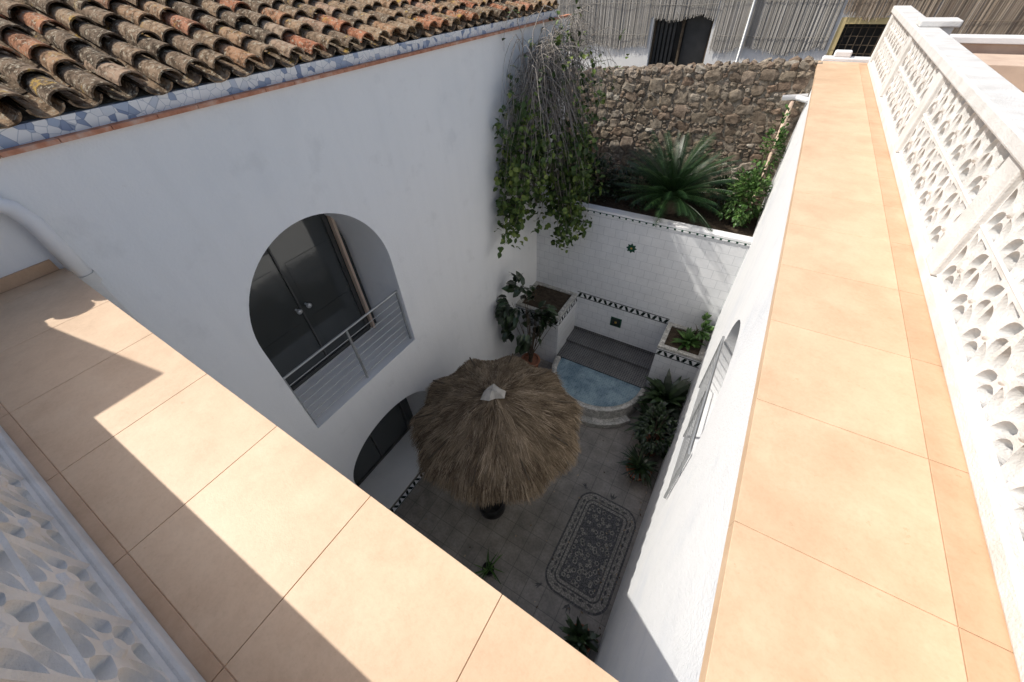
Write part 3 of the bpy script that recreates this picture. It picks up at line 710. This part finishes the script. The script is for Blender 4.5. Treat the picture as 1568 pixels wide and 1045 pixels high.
shrub('ground_cover_shrub.002',(-2.0,8.6,4.1),(.8,.6,.35),1100,(.07,.13),(.03,.06),m_leaf_dark)
shrub('rubber_plant',(-3.3,5.9,1.8),(.58,.52,1.12),300,(.20,.30),(.12,.16),m_leaf_dark,24,True,.7)
def potted(name,x,y,z,pr,ph,n_,L,W,el,droop,mat,potmat=None):
    e=empty(name); p_=MB(); 
    if potmat: p_.lathe(x,y,[(0,z),(pr*.7,z),(pr,z+ph),(pr*1.06,z+ph),(pr*1.06,z+ph+.03),(pr*.9,z+ph+.03),(pr*.88,z+ph-.02),(0,z+ph-.02)],24,0); build('pot',p_,[potmat],e,True)
    l=MB()
    for i in range(n_): l.strap((x+U(-.04,.04),y+U(-.04,.04),z+ph),U(0,6.283),math.radians(U(*el)),U(*L),U(*W),U(*droop),0,R())
    for i,vv_ in enumerate(l.v): l.v[i]=(min(vv_[0],XR-.02),vv_[1],vv_[2])
    build('leaves',l,[mat],e)
potted('potted_broadleaf_plant',.05,6.1,0,.2,.5,70,(.5,.85),(.10,.16),(25,85),(.6,1.6),m_leaf_dark,m_terr)
potted('potted_broadleaf_plant.001',0.0,5.5,0,.18,.3,55,(.4,.75),(.07,.12),(20,85),(.6,1.6),m_leaf_dark,m_terr)
shrub('potted_shrub',(.08,5.1,.8),(.34,.45,.65),650,(.08,.14),(.04,.07),m_leaf_dark,12,True)
potted('potted_grassy_plant',.03,4.45,0,.25,.22,90,(.3,.55),(.02,.05),(25,85),(.8,2),m_leaf_dark,m_terr)
potted('potted_agave',-1.64,1.36,0,.1,.2,20,(.28,.38),(.018,.026),(10,75),(.1,.4),m_leaf_mid,m_blackpl)
potted('potted_broadleaf_plant.002',.12,1.25,0,.18,.3,34,(.25,.42),(.06,.09),(15,80),(.5,1.2),m_leaf_dark,m_terr)
potted('planter_succulents',.02,7.0,1.4,.2,.2,50,(.25,.42),(.06,.10),(20,85),(.5,1.3),m_leaf_mid,None)
shrub('planter_greenery',(.2,7.15,1.95),(.18,.25,.3),160,(.08,.14),(.04,.07),m_leaf_mid)
# fallen leaves
b=MB()
for i in range(150):
    x,y=U(-3.9,.4),U(.5,7); 
    if R()<.5: x=U(-.1,.4)
    if (x+1.6)**2+(y-6.35)**2<1.9 or y>6.3: continue
    a=U(0,6.28); b.leaf(Vector((x,y,.045)),Vector((math.cos(a),math.sin(a),U(-.1,.1))),Vector((0,0,1)),U(.03,.06),U(.015,.03),0,R())
build('fallen_leaves',b,[m_straw])

# ---------------------------------------------------------------- light, world, camera
w=bpy.data.worlds.new('World'); scene.world=w; w.use_nodes=True; nt=w.node_tree
sky=nt.nodes.new('ShaderNodeTexSky'); sky.sky_type='NISHITA'; sky.sun_disc=False
sky.dust_density=3.2; sky.ozone_density=.6
sd=Vector((-.85,-.32,1)).normalized()
sky.sun_elevation=math.asin(sd.z); sky.sun_rotation=math.atan2(sd.x,sd.y)
bg=nt.nodes['Background']; bg.inputs['Strength'].default_value=.142; nt.links.new(sky.outputs[0],bg.inputs['Color'])
L=bpy.data.lights.new('sun','SUN'); L.energy=4.3; L.angle=math.radians(.5); L.color=(1,.955,.88)
lo=bpy.data.objects.new('sun',L); col.objects.link(lo); lo.rotation_euler=(-sd).to_track_quat('-Z','Y').to_euler()
cam=bpy.data.cameras.new('camera'); co=bpy.data.objects.new('camera',cam); col.objects.link(co)
cam.sensor_width=36; cam.lens=36*586.5/1568; cam.clip_start=.02; cam.clip_end=1500
Rv=Vector((0.8581,0.5119,-0.0400)); Dv=Vector((0.3331,-0.6143,-0.7153)); Fv=Vector((-0.3907,0.6005,-0.6976))
co.matrix_world=Matrix(((Rv.x,-Dv.x,-Fv.x,0),(Rv.y,-Dv.y,-Fv.y,0),(Rv.z,-Dv.z,-Fv.z,7.68),(0,0,0,1)))
scene.camera=co
scene.view_settings.view_transform='Standard'; scene.view_settings.look='None'; scene.view_settings.exposure=0
